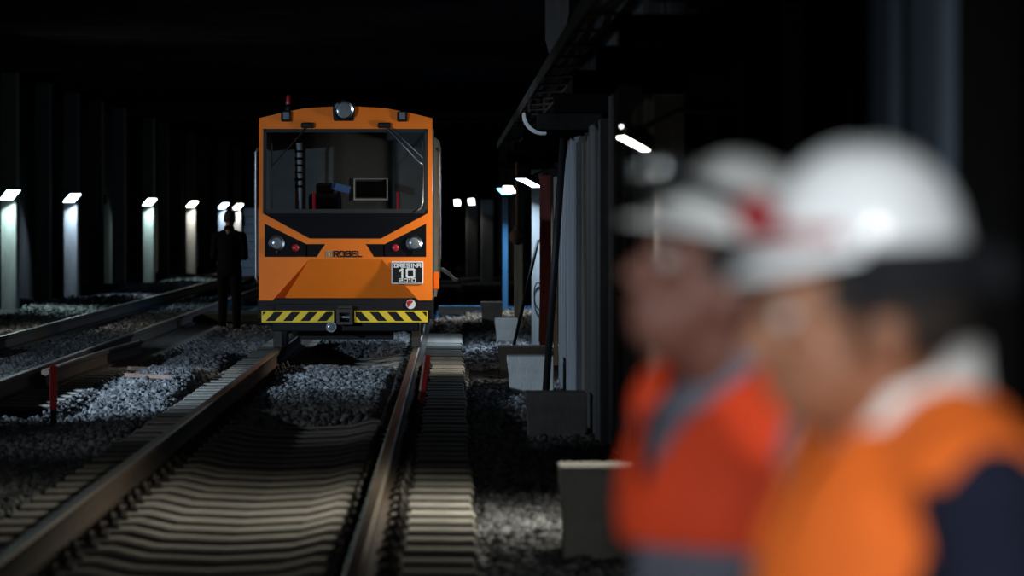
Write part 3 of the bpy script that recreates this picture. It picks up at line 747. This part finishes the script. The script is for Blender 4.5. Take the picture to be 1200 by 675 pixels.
# wipers
for (mx_, elbow, blade, nm) in (((450, 147), (491, 190), ((495.5, 166), (495.5, 246)), 'r'), ((360, 147), (344, 166), ((318, 168), (318, 244)), 'l')):
    wm = MB()
    p0 = F(mx_[0], mx_[1], -.02); wm.box((p0[0], p0[1], p0[2]), (.14, .045, .06), M['black'], bev=.012)
    if nm == 'r':
        wm.tube([p0, F(elbow[0], elbow[1], -.035), F(495, 193, -.03)], .008, M['steel'], 6)
        wm.tube([F(455, 147, -.02), F(493, 183, -.04), F(495, 186, -.03)], .006, M['steel'], 6)
    else:
        wm.tube([p0, F(346, 164, -.035), F(323, 190, -.035), F(318, 195, -.03)], .007, M['black'], 6)
    wm.build('wiper_arm', None, TR)
    bm2 = MB(); b0 = F(blade[0][0], blade[0][1], -.025); b1 = F(blade[1][0], blade[1][1], -.025)
    bm2.tube([b0, b1] if nm == 'l' else [b0, F(495.5, 236, -.025), F(493, 244, -.025), F(488, 248, -.025)], .010, M['steel'] if nm == 'r' else M['rubber'], 6)
    bm2.build('wiper_blade', None, TR)
# body behind the cab
body = MB().prism([(-.93, .82), (-.96, 1.2), (-.96, 2.55), (-.80, 2.70), (.80, 2.70), (.985, 2.55), (.985, 1.2), (.95, .82)], 2.35, 7.2, M['rearside'])
body.build('rear_body', None, TR)
mb = MB()
for sx in (-1, 1):
    mb.box((sx * .90, 1.55, 1.25), (.05, 1.6, .86), M['greyside'], bev=.01)
    mb.box((sx * .90, 1.55, 2.55), (.05, 1.6, .22), M['greyside'], bev=.01)
    for yy in (.80, 1.55, 2.30): mb.box((sx * .90, yy, 2.05), (.05, .09, .9), M['greyside'])
    mb.tube([(sx * .96, .85, 1.0), (sx * .985, .85, 1.05), (sx * .985, .85, 2.4), (sx * .96, .85, 2.45)], .016, M['steel'], 8)
mb.box((0, 1.55, 2.70), (1.78, 1.7, .06), M['orange'], bev=.01)
mb.box((0, 1.2, .80), (1.84, 2.3, .08), M['black'])
mb.build('cab_sides', None, TR)
# interior
it = MB().box((0, 1.05, 1.66), (1.70, .50, .10), M['interior'], bev=.02)
it.box((0, .55, 1.30), (1.75, .30, .30), M['black'], bev=.02); it.build('dashboard', None, TR)
it = MB().box((-.27, 1.75, 1.66), (.36, .12, .62), M['seat'], bev=.05, seg=2).box((-.27, 1.5, 1.25), (.42, .42, .12), M['seat'], bev=.04, seg=2).box((-.27, 1.76, 2.02), (.2, .09, .12), M['seat'], bev=.03, seg=2).box((-.27, 1.5, 1.0), (.08, .08, .4), M['steel'])
it.build('driver_seat', None, TR)
it = MB().box((0, 2.30, 1.85), (1.75, .06, 1.7), M['interior']); it.build('cab_rear_wall', None, TR)
c = Vector((X(427) + .02, 2.25, Z(218) - .02))
it = MB().frame([(c.x - .19, c.z - .12), (c.x + .19, c.z - .12), (c.x + .19, c.z + .12), (c.x - .19, c.z + .12)], [(c.x - .175, c.z - .102), (c.x + .175, c.z - .102), (c.x + .175, c.z + .112), (c.x - .175, c.z + .112)], 2.20, 2.27, M['white'])
it.box((c.x, 2.24, c.z), (.32, .02, .18), M['blackgl']); it.build('rear_window', None, TR)
MB().box((X(396), 1.10, 2.02), (.20, .012, .085), M['paper'], rot=(R(-30), R(14), 0)).box((X(393), 1.16, 1.86), (.03, .03, .32), M['black']).build('document_sheet', None, TR)
pz = MB().cyl((X(347.5), .62, 1.45), (X(347.5), .62, 2.50), .040, m=M['collar'], n=14)
for k in range(6): pz.cyl((X(347.5), .62, 2.02 + .075 * k), (X(347.5), .62, 2.045 + .075 * k), .046, m=M['black'], n=14)
pz.build('grab_pole', None, TR)
for px, hh in ((364, .26), (464.5, .27)):  # emissive strips stand in for tail-light glow reflected in the cab
    MB().box((X(px), .98, 1.71 + hh / 2), (.030, .03, hh), M['redglow'], bev=.008).box((X(px), .98, 1.70), (.06, .05, .03), M['black']).build('red_glow_strip', None, TR)
cl = MB().box((X(354), .84, 1.765), (.15, .02, .03), M['redglow']).box((X(354), .85, 1.735), (.16, .03, .05), M['black']).build('red_glow_bar', None, TR)  # lower edge of the same painted glow
cabl = MB().box((0, 1.5, 2.655), (.30, .12, .03), M['white'], bev=.006).build('added_cab_lamp', None, TR)  # added fixture for the fill light below
ld = bpy.data.lights.new('cab_fill_light', 'AREA'); ld.size = .2; ld.energy = 0.7; ld.color = (1, .95, .88)  # dim fill added to brighten the cab interior
lo = bpy.data.objects.new('cab_fill_light', ld); COL.objects.link(lo); lo.parent = TR; lo.location = (0, 1.5, 2.63)
# underframe, bumper, coupler
uf = MB().box((0, 3.6, .70), (1.5, 7.2, .18), M['black'], bev=.01).box((0, .10, .74), (1.86, .18, .22), M['black'], bev=.01).box((0, .12, .56), (1.55, .14, .12), M['black'], bev=.01)
uf.box((0, .5, .5), (1.0, .1, .2), M['black']); uf.build('underframe', None, TR)
bp = MB()
for (xa, xb, s) in ((X(306.5), X(391), 1), (X(415), X(501), -1)):
    za, zb = Z(377.5), Z(364)
    bp.box(((xa + xb) / 2, -.005, (za + zb) / 2), (xb - xa, .05, zb - za), M['black'], bev=.006)
    e = .012; yA, yB = -.034, -.030
    # thin yellow border and slanted stripes
    xa2, xb2, za2, zb2 = xa + e, xb - e, za + e, zb - e
    bp.frame([(xa, za), (xb, za), (xb, zb), (xa, zb)], [(xa2, za2), (xb2, za2), (xb2, zb2), (xa2, zb2)], yA, yB, M['yellow'])
    w_, H_ = .085, zb2 - za2; sl = .09 * s; n = 5
    per = (xb2 - xa2 + abs(sl)) / 4.55
    for k in range(-1, 7):
        x0 = xa2 - .055 + k * per - (0 if s > 0 else -.02)
        P_ = [(x0, za2), (x0 + w_, za2), (x0 + w_ + sl, zb2), (x0 + sl, zb2)]
        # clip to the bar
        for (sg, lim) in ((1, xa2), (-1, xb2)):
            Q = []
            for i in range(len(P_)):
                p, q = P_[i], P_[(i+1) % len(P_)]; dp, dq = sg * (p[0] - lim), sg * (q[0] - lim)
                if dp >= 0: Q.append(p)
                if dp * dq < 0: u = dp / (dp - dq); Q.append((p[0] + u * (q[0] - p[0]), p[1] + u * (q[1] - p[1])))
            P_ = Q
            if len(P_) < 3: break
        if len(P_) >= 3: bp.prism(P_, yA, yB, M['yellow'])
bp.build('hazard_bumper', None, TR)
cp = MB().frame([(X(394), Z(380)), (X(413), Z(380)), (X(413), Z(362)), (X(394), Z(362))], [(X(397.5), Z(377)), (X(409.5), Z(377)), (X(409.5), Z(366)), (X(397.5), Z(366))], -.10, .05, M['iron'])
cp.box((X(403.5), -.02, Z(371.5)), (.12, .06, .03), M['steel'], bev=.006).box((X(403.5), -.06, Z(360)), (.16, .06, .03), M['iron'], bev=.006)
cp.box((X(403.5), -.055, Z(366)), (.13, .012, .02), M['iron']).build('coupler', None, TR)
hn = MB().cyl((X(388), .06, Z(383)), (X(388), -.04, Z(383)), .03, .055, M['steel'], n=20).ell((X(388), -.035, Z(383)), (.045, .012, .045), M['lampglass']).build('horn', None, TR)
rf = MB().cyl((X(481), .02, Z(356.5)), (X(481), -.015, Z(356.5)), .05, m=M['white'], n=22)
rf.prism([(X(481) - .035 * 1.3, Z(356.5) + .02), (X(481) - .02, Z(356.5) + .042), (X(481) + .03, Z(356.5) + .036), (X(481) - .03, Z(356.5) - .036)], -.018, -.012, M['redlens']).build('round_reflector', None, TR)
MB().box((.955, .72, Z(330)), (.06, .06, .19), M['orange'], bev=.008).build('side_marker', None, TR)
# wheels
for yy in (1.6, 5.6):
    ax = MB().cyl((-.85, yy, .62), (.85, yy, .62), .06, m=M['iron'], n=14)
    ax.build('axle', None, TR)
    for s in (-1, 1):
        wh = MB().cyl((s * .70, yy, .62), (s * .78, yy, .62), .322, m=M['steel'], n=36).cyl((s * .672, yy, .62), (s * .70, yy, .62), .345, m=M['iron'], n=36).cyl((s * .78, yy, .62), (s * .80, yy, .62), .20, .17, M['iron'], n=24)
        wh.build('wheel', None, TR)
        MB().box((s * .84, yy, .66), (.08, .34, .24), M['iron'], bev=.02).build('axle_box', None, TR)
    if yy < 2:
        for s in (-1, 1): MB().box((s * .735, .55, .44), (.10, .05, .26), M['iron'], bev=.01).box((s * .735, .55, .62), (.06, .06, .2), M['iron']).build('rail_guard', None, TR)
# pale hose hooked on the right side of the car
MB().tube([(.96, 6.7, 1.06), (1.0, 6.6, 1.07), (1.08, 6.4, 1.02), (1.15, 6.3, .95), (1.19, 6.3, .94)], .024, M['cream'], 8).build('step_handle', None, TR)

# ------------------------------------------------------------------ people
def remesh(mb, name, m, voxel, parent, smooth=6, cut=None, solid=0.0):
    "one continuous surface from overlapping shapes"
    me = bpy.data.meshes.new(name); bmesh.ops.recalc_face_normals(mb.bm, faces=mb.bm.faces[:]); mb.bm.to_mesh(me); mb.bm.free()
    tmp = bpy.data.objects.new(name, me); COL.objects.link(tmp)
    r = tmp.modifiers.new('r', 'REMESH'); r.mode = 'VOXEL'; r.voxel_size = voxel
    if smooth:
        s_ = tmp.modifiers.new('s', 'SMOOTH'); s_.iterations = smooth; s_.factor = 0.5
    dg = bpy.context.evaluated_depsgraph_get(); dg.update()
    new = bpy.data.meshes.new_from_object(tmp.evaluated_get(dg)); new.name = name
    bpy.data.objects.remove(tmp)
    if cut:
        bm = bmesh.new(); bm.from_mesh(new)
        bmesh.ops.delete(bm, geom=[f for f in bm.faces if cut(f.calc_center_median())], context='FACES')
        bm.to_mesh(new); bm.free()
    new.materials.clear(); new.materials.append(m); new.shade_smooth()
    o = bpy.data.objects.new(name, new); COL.objects.link(o); o.parent = parent
    if solid:
        sm = o.modifiers.new('thickness', 'SOLIDIFY'); sm.thickness = solid; sm.offset = 1
    return o

def hand(mb, wrist, d, s, n):
    w_ = Vector(wrist); d = Vector(d).normalized(); s = Vector(s).normalized(); n = Vector(n).normalized()
    for off, ln in ((.030, .074), (.010, .082), (-.010, .076), (-.029, .058)):
        kn = w_ + d * .088 + s * off
        mb.cap(w_ + d * .005 + s * off * .6, kn, .0135, .0115)
        a = kn + d * ln * .48 + n * ln * .10; b_ = a + d * ln * .25 + n * ln * .22; c = b_ + d * ln * .14 + n * ln * .2
        mb.cap(kn, a, .0095, .009); mb.cap(a, b_, .009, .0082); mb.cap(b_, c, .0082, .0072)
    a = w_ + d * .028 + s * .026; b_ = a + d * .032 + s * .026 + n * .008; c = b_ + d * .030 + s * .008 + n * .012
    mb.cap(a, b_, .0135, .011); mb.cap(b_, c, .0105, .0085)

def person(name_label, loc, yaw, scale, head_yaw, head_pitch, arms, spec, crane=(.015, 1.545)):
    root = thing('person', loc, yaw, name_label, 'person')
    root.scale = (scale,) * 3
    HC = Vector((0, *crane)); HR = Euler((head_pitch, 0, head_yaw)).to_matrix()
    def H(x, y, z): return HC + HR @ (Vector((x, y, z)) - Vector((0, .0, 1.545)))
    b = MB()
    # head
    b.ell(H(0, -.012, 1.655), (.076, .098, .098), rot=HR, u=24, v=16)
    b.ell(H(0, .030, 1.600), (.062, .070, .080), rot=HR, u=20, v=14)
    b.ell(H(0, .062, 1.560), (.034, .030, .028), rot=HR)
    b.cap(H(-.03, .088, 1.668), H(.03, .088, 1.668), .012, .012)
    b.cap(H(0, .092, 1.655), H(0, .114, 1.612), .009, .0135)
    for s in (-1, 1):
        b.ell(H(s * .011, .102, 1.608), (.010, .012, .009), rot=HR)
        b.ell(H(s * .040, .068, 1.615), (.022, .022, .022), rot=HR)
        b.ell(H(s * .077, -.012, 1.620), (.010, .020, .031), rot=HR)
    b.ell(H(0, .094, 1.584), (.022, .010, .006), rot=HR); b.ell(H(0, .092, 1.575), (.019, .010, .006), rot=HR)
    # neck and trunk
    b.cap((0, -.025, 1.42), H(0, -.018, 1.57), .060, .056)
    b.ell((0, 0, 1.28), (.165, .105, .18)); b.ell((0, .0, 1.08), (.145, .10, .16)); b.ell((0, -.01, .93), (.155, .105, .12))
    b.cap((-.15, -.01, 1.40), (.15, -.01, 1.40), .055, .055); b.cap((-.10, -.02, 1.43), (.10, -.02, 1.43), .045, .045)
    A_ = arms
    for s in (-1, 1):
        sh = Vector((s * .185, -.01, 1.395)); el, wr, hd, hs, hn = [Vector((s * v[0], v[1], v[2])) for v in A_[0 if s > 0 else 1]]
        b.cap(sh, el, .048, .038); b.cap(el, wr, .038, .026); hand(b, wr, hd, hs, hn)
        hip = Vector((s * .09, -.01, .90)); kn = Vector((s * .10, .02, .48)); an = Vector((s * .105, -.01, .09))
        b.cap(hip, kn, .080, .052); b.cap(kn, kn.lerp(an, .35), .052, .054); b.cap(kn.lerp(an, .35), an, .054, .034)
        b.cap((s * .105, -.03, .045), (s * .115, .15, .035), .036, .028)
    remesh(b, 'body', spec['skin'], .0055, root, 5)
    # eyes
    for s in (-1, 1):
        MB().ell(H(s * .032, .0835, 1.645), (.0115,) * 3, M['eyew']).ell(H(s * .032, .0945, 1.645), (.005, .003, .005), M['hair']).build('eye', None, root)
    # hair
    hb = MB(); hb.ell(H(0, -.022, 1.668), (.083, .099, .097), rot=HR, u=24, v=16)
    Hi = HR.inverted()
    def hcut(p):
        q = Hi @ (p - HC) + Vector((0, 0, 1.545))
        return (q.y > .045 and q.z < 1.715) or (q.z < 1.60) or (q.y > -.03 and q.z < 1.645)
    remesh(hb, 'hair', M['hair'], .006, root, 2, hcut, .004)
    # jacket
    j = MB()
    j.ell((0, 0, 1.28), (.188, .130, .19)); j.ell((0, .0, 1.08), (.172, .125, .18)); j.ell((0, -.005, .95), (.178, .125, .13))
    j.cap((-.16, -.01, 1.395), (.16, -.01, 1.395), .068, .068); j.cap((-.09, -.02, 1.43), (.09, -.02, 1.43), .055, .055)
    for s in (-1, 1):
        sh = Vector((s * .185, -.01, 1.395)); el, wr = [Vector((s * v[0], v[1], v[2])) for v in A_[0 if s > 0 else 1][:2]]
        j.cap(sh, el, .066, .054); j.cap(el, el.lerp(wr, .93), .054, .042)
    remesh(j, 'jacket', spec['jacket'], .009, root, 4, lambda p: (math.hypot(p.x, p.y + .02) < .055 and p.z > 1.43) or p.z < .86, .004)
    # trousers and boots
    tr = MB(); tr.ell((0, -.01, .92), (.172, .118, .12))
    for s in (-1, 1):
        hip = Vector((s * .09, -.01, .90)); kn = Vector((s * .10, .02, .48)); an = Vector((s * .105, -.01, .11))
        tr.cap(hip, kn, .096, .068); tr.cap(kn, an, .068, .058)
    remesh(tr, 'trousers', spec['trousers'], .010, root, 3)
    for s in (-1, 1):
        bt = MB(); bt.cap((s * .105, -.01, .06), (s * .105, -.01, .17), .052, .054); bt.cap((s * .105, -.03, .045), (s * .118, .165, .042), .048, .042)
        bt.box((s * .112, .065, .012), (.095, .29, .025))
        remesh(bt, 'boot', M['rubber'], .008, root, 2)
    # vest
    if spec.get('vest'):
        v = MB(); v.ell((0, 0, 1.28), (.203, .150, .205)); v.ell((0, .0, 1.08), (.188, .142, .19)); v.ell((0, -.005, .98), (.19, .14, .14))
        v.cap((-.155, -.01, 1.405), (.155, -.01, 1.405), .078, .078); v.cap((-.09, -.02, 1.445), (.09, -.02, 1.445), .062, .062)
        vn, lo, hi = spec['vee']
        def vcut(p):
            if p.z < spec.get('hem', .92): return True
            if math.hypot(p.x * .95, p.y + .015) < .074 and p.z > 1.42: return True
            if p.y > 0.0 and p.z > lo and abs(p.x) < vn * (p.z - lo) / (hi - lo): return True
            ax = .175 if p.z > 1.30 else .175 + (1.30 - p.z) * .25
            if abs(p.x) > max(.152, ax) + spec.get('armhole', 0) and 1.10 < p.z < 1.42 and abs(p.y + .01) < .085: return True
            return abs(p.x) > .212
        remesh(v, 'safety_vest', spec['vest'], .009, root, 4, vcut, .006)
    # collar: a slanted band round the neck, open in front
    if spec.get('collar'):
        c = MB(); n = 40; rings = []
        for i in range(n + 1):
            a = R(100) + R(340) * i / n
            x, y_ = .068 * math.cos(a), .072 * math.sin(a) - .004
            z = 1.475 - .42 * (y_ + .012) - (.02 if y_ > .05 else 0); out = Vector((math.cos(a), math.sin(a), 0))
            p = Vector((x, y_, z)); hgt = .05
            rings.append([c.bm.verts.new(p + out * .010 - Vector((0, 0, .012))), c.bm.verts.new(p + out * .003 + Vector((0, 0, hgt))), c.bm.verts.new(p - out * .004 + Vector((0, 0, hgt))), c.bm.verts.new(p - out * .002 - Vector((0, 0, .012)))])
        for a, b_ in zip(rings[:-1], rings[1:]):
            for k in range(4): c.bm.faces.new((a[k], a[(k+1) % 4], b_[(k+1) % 4], b_[k]))
        c.bm.faces.new(rings[0]); c.bm.faces.new(rings[-1][::-1])
        c.build('shirt_collar', spec['collar'], root, smooth_angle=60)
    # hard hat in the head's frame
    if spec.get('hat'):
        hat = bpy.data.objects.new('hard_hat', None)
        me = MB(); n, rows = 40, 12; rings = []
        HX, HY, HZ, z0 = .103, .110, .114, 1.700; HM = spec.get('hatmat', M['helmet']); q_ = spec.get('hatsize', 1); HX *= q_; HY *= q_; HZ *= q_; z0 += spec.get('hatup', 0)
        for i in range(rows + 1):
            t_ = (math.pi / 2) * i / rows; cz = math.sin(t_); cr = math.cos(t_) ** .85 if i < rows else 0.0
            rings.append([])
            for k in range(n):
                a = 2 * math.pi * k / n; ridge = 1 + .03 * math.exp(-(math.cos(a) / .18) ** 2) * (cz > .2)
                rings[-1].append(me.bm.verts.new(H(HX * cr * math.cos(a), HY * cr * math.sin(a) - .012, z0 + HZ * cz * ridge)) if i < rows else None)
        top = me.bm.verts.new(H(0, -.012, z0 + HZ * 1.02))
        for i in range(rows - 1):
            for k in range(n):
                me.bm.faces.new((rings[i][k], rings[i][(k+1) % n], rings[i+1][(k+1) % n], rings[i+1][k]))
        for k in range(n): me.bm.faces.new((rings[rows-1][k], rings[rows-1][(k+1) % n], top))
        hat = me.build('hard_hat', HM, root, smooth_angle=60)
        so = hat.modifiers.new('thickness', 'SOLIDIFY'); so.thickness = .003
        # brim: narrow all round, long peak in front
        br = MB(); ra, rb, rc, rd = [], [], [], []
        for k in range(n):
            a = 2 * math.pi * k / n; f_ = max(0, math.sin(a)); ext = .003 + .040 * f_ ** 1.8; dr = -.002 - .026 * f_ ** 1.5
            ca, sa = math.cos(a), math.sin(a)
            ra.append(br.bm.verts.new(H(HX * ca, HY * sa - .012, z0 + .010))); rb.append(br.bm.verts.new(H((HX + ext) * ca, (HY + ext) * sa - .012, z0 + dr + .006)))
            rc.append(br.bm.verts.new(H((HX + ext) * ca, (HY + ext) * sa - .012, z0 + dr))); rd.append(br.bm.verts.new(H(HX * ca * .97, HY * sa * .97 - .012, z0 - .004)))
        for k in range(n):
            k2 = (k + 1) % n
            for u, v_ in ((ra, rb), (rb, rc), (rc, rd), (rd, ra)): br.bm.faces.new((u[k], u[k2], v_[k2], v_[k]))
        br.build('brim', HM, hat, smooth_angle=50)
        # inner head band showing below the shell at the back
        hb = MB(); q0 = []; q1 = []; q2 = []; q3 = []
        for k in range(n):
            a = 2 * math.pi * k / n; ca, sa = math.cos(a), math.sin(a); dz = -.050 if sa < .45 else -.012
            q0.append(hb.bm.verts.new(H(.100 * ca, .119 * sa - .014, z0 + .004))); q1.append(hb.bm.verts.new(H(.098 * ca, .118 * sa - .016, z0 + dz)))
            q2.append(hb.bm.verts.new(H(.088 * ca, .110 * sa - .014, z0 + dz))); q3.append(hb.bm.verts.new(H(.090 * ca, .112 * sa - .014, z0 + .004)))
        for k in range(n):
            k2 = (k + 1) % n
            for u, v_ in ((q0, q1), (q1, q2), (q2, q3), (q3, q0)): hb.bm.faces.new((u[k], u[k2], v_[k2], v_[k]))
        hb.build('head_band', M['band'], hat, smooth_angle=60)
        if spec['hat'] == 'stripe':
            # red band across the front of the shell and a dark adjuster behind
            rs = MB(); lo_, hi_ = [], []
            for i in range(19):
                a = R(55) + R(98) * i / 18; ca, sa = math.cos(a), math.sin(a)
                lo_.append((ca, sa)); 
            va = [rs.bm.verts.new(H((HX + .004) * c_ , (HY + .004) * s_ - .012, z0 + .010)) for c_, s_ in lo_]
            vb = [rs.bm.verts.new(H((HX + .001) * c_ * .985, (HY + .001) * s_ * .985 - .012, z0 + .023)) for c_, s_ in lo_]
            vc = [rs.bm.verts.new(H((HX - .004) * c_ * .985, (HY - .004) * s_ * .985 - .012, z0 + .023)) for c_, s_ in lo_]
            vd = [rs.bm.verts.new(H((HX - .004) * c_, (HY - .004) * s_ - .012, z0 + .010)) for c_, s_ in lo_]
            for i in range(18):
                for u, v_ in ((va, vb), (vb, vc), (vc, vd), (vd, va)): rs.bm.faces.new((u[i], u[i+1], v_[i+1], v_[i]))
            rs.build('red_band', M['darkred'], hat, smooth_angle=60)
            MB().ell(H(0, HY + .002, z0 + .036), (.030, .022, .024), M['darkred'], rot=HR).build('lamp_clip', None, hat)
            MB().box(H(0, -.142, z0 - .03), (.07, .035, .05), M['band'], rot=HR.to_euler(), bev=.01).build('adjuster', None, hat)
            MB().cap(H(-.098, .01, z0), H(-.082, .02, z0 - .10), .006, .006, M['band']).build('chin_strap', None, hat)
        if spec['hat'] == 'goggles':
            g = MB(); g.tube([H(HX * math.cos(a) * 1.02, HY * math.sin(a) * 1.02 - .012, z0 + .045) for a in np.linspace(0, 2 * math.pi, 41)], .011, M['band'], 8)
            g.ell(H(0, .128, z0 + .05), (.075, .022, .035), M['band'], rot=HR, u=24); g.build('goggle_strap', None, hat)
            for s in (-1, 1): MB().ell(H(s * .036, .145, z0 + .052), (.028, .012, .022), M['chrome'], rot=HR).build('goggle_lens', None, hat)
            MB().cyl(H(-.113, -.02, z0 + .05), H(-.135, -.02, z0 + .05), .02, m=M['chrome'], n=16).build('side_clip', None, hat)
    return root

ARM_DOWN = ((.225, -.03, 1.12), (.235, .05, .885), (0, .15, -1), (0, 1, .1), (-1, 0, 0))
ARM_FOLD = ((.240, .07, 1.150), (.02, .205, 1.185), (-1, .15, .15), (0, .1, 1), (0, -1, 0))
ARM_FOLD2 = ((.245, .06, 1.135), (.03, .235, 1.145), (-1, .05, .2), (0, .1, 1), (0, -1, 0))
ARM_FRONT = ((.225, -.01, 1.11), (.085, .20, 1.12), (-.6, .7, .2), (.1, .2, 1), (-.5, -.6, 0))
# right worker: profile to the left, hard hat with red band, orange vest over navy jacket
person('nearest worker in white hard hat with red band and orange vest over navy sleeves', (1.612, 4.217, -.015), R(106), 1.02, R(-8), R(-2), (ARM_DOWN, ARM_DOWN),
       dict(skin=M['skin'], jacket=M['navy'], trousers=M['navy'], vest=M['vest'], vee=(.03, 1.30, 1.48), collar=M['collar'], hat='stripe', hem=.92, hatsize=.92, hatup=.012), (.05, 1.483))
# left worker: turned three-quarter, chin up
person('worker in red-orange vest and grey hard hat with goggles, half hidden by the nearest worker', (1.526, 5.44, 0), R(116), 1.02, R(-10), R(22), (ARM_DOWN, ARM_DOWN),
       dict(skin=M['skin2'], jacket=M['greyshirt'], trousers=M['navy'], vest=M['vestred'], armhole=.045, vee=(.105, 1.30, 1.47), collar=M['greyshirt'], hat='goggles', hem=1.24, hatmat=M['hatgrey'], hatsize=1.08), (.080, 1.487))
# man beside the rail car, back to the camera
person('man in black clothes standing with his back turned left of the orange rail car', (-2.13, 58.6, -.01), R(-12), 1.03, R(10), R(-6), (ARM_FRONT, ARM_FRONT),
       dict(skin=M['skin'], jacket=M['blackcl'], trousers=M['blackcl'], vest=None, collar=M['blackcl'], hat=None))
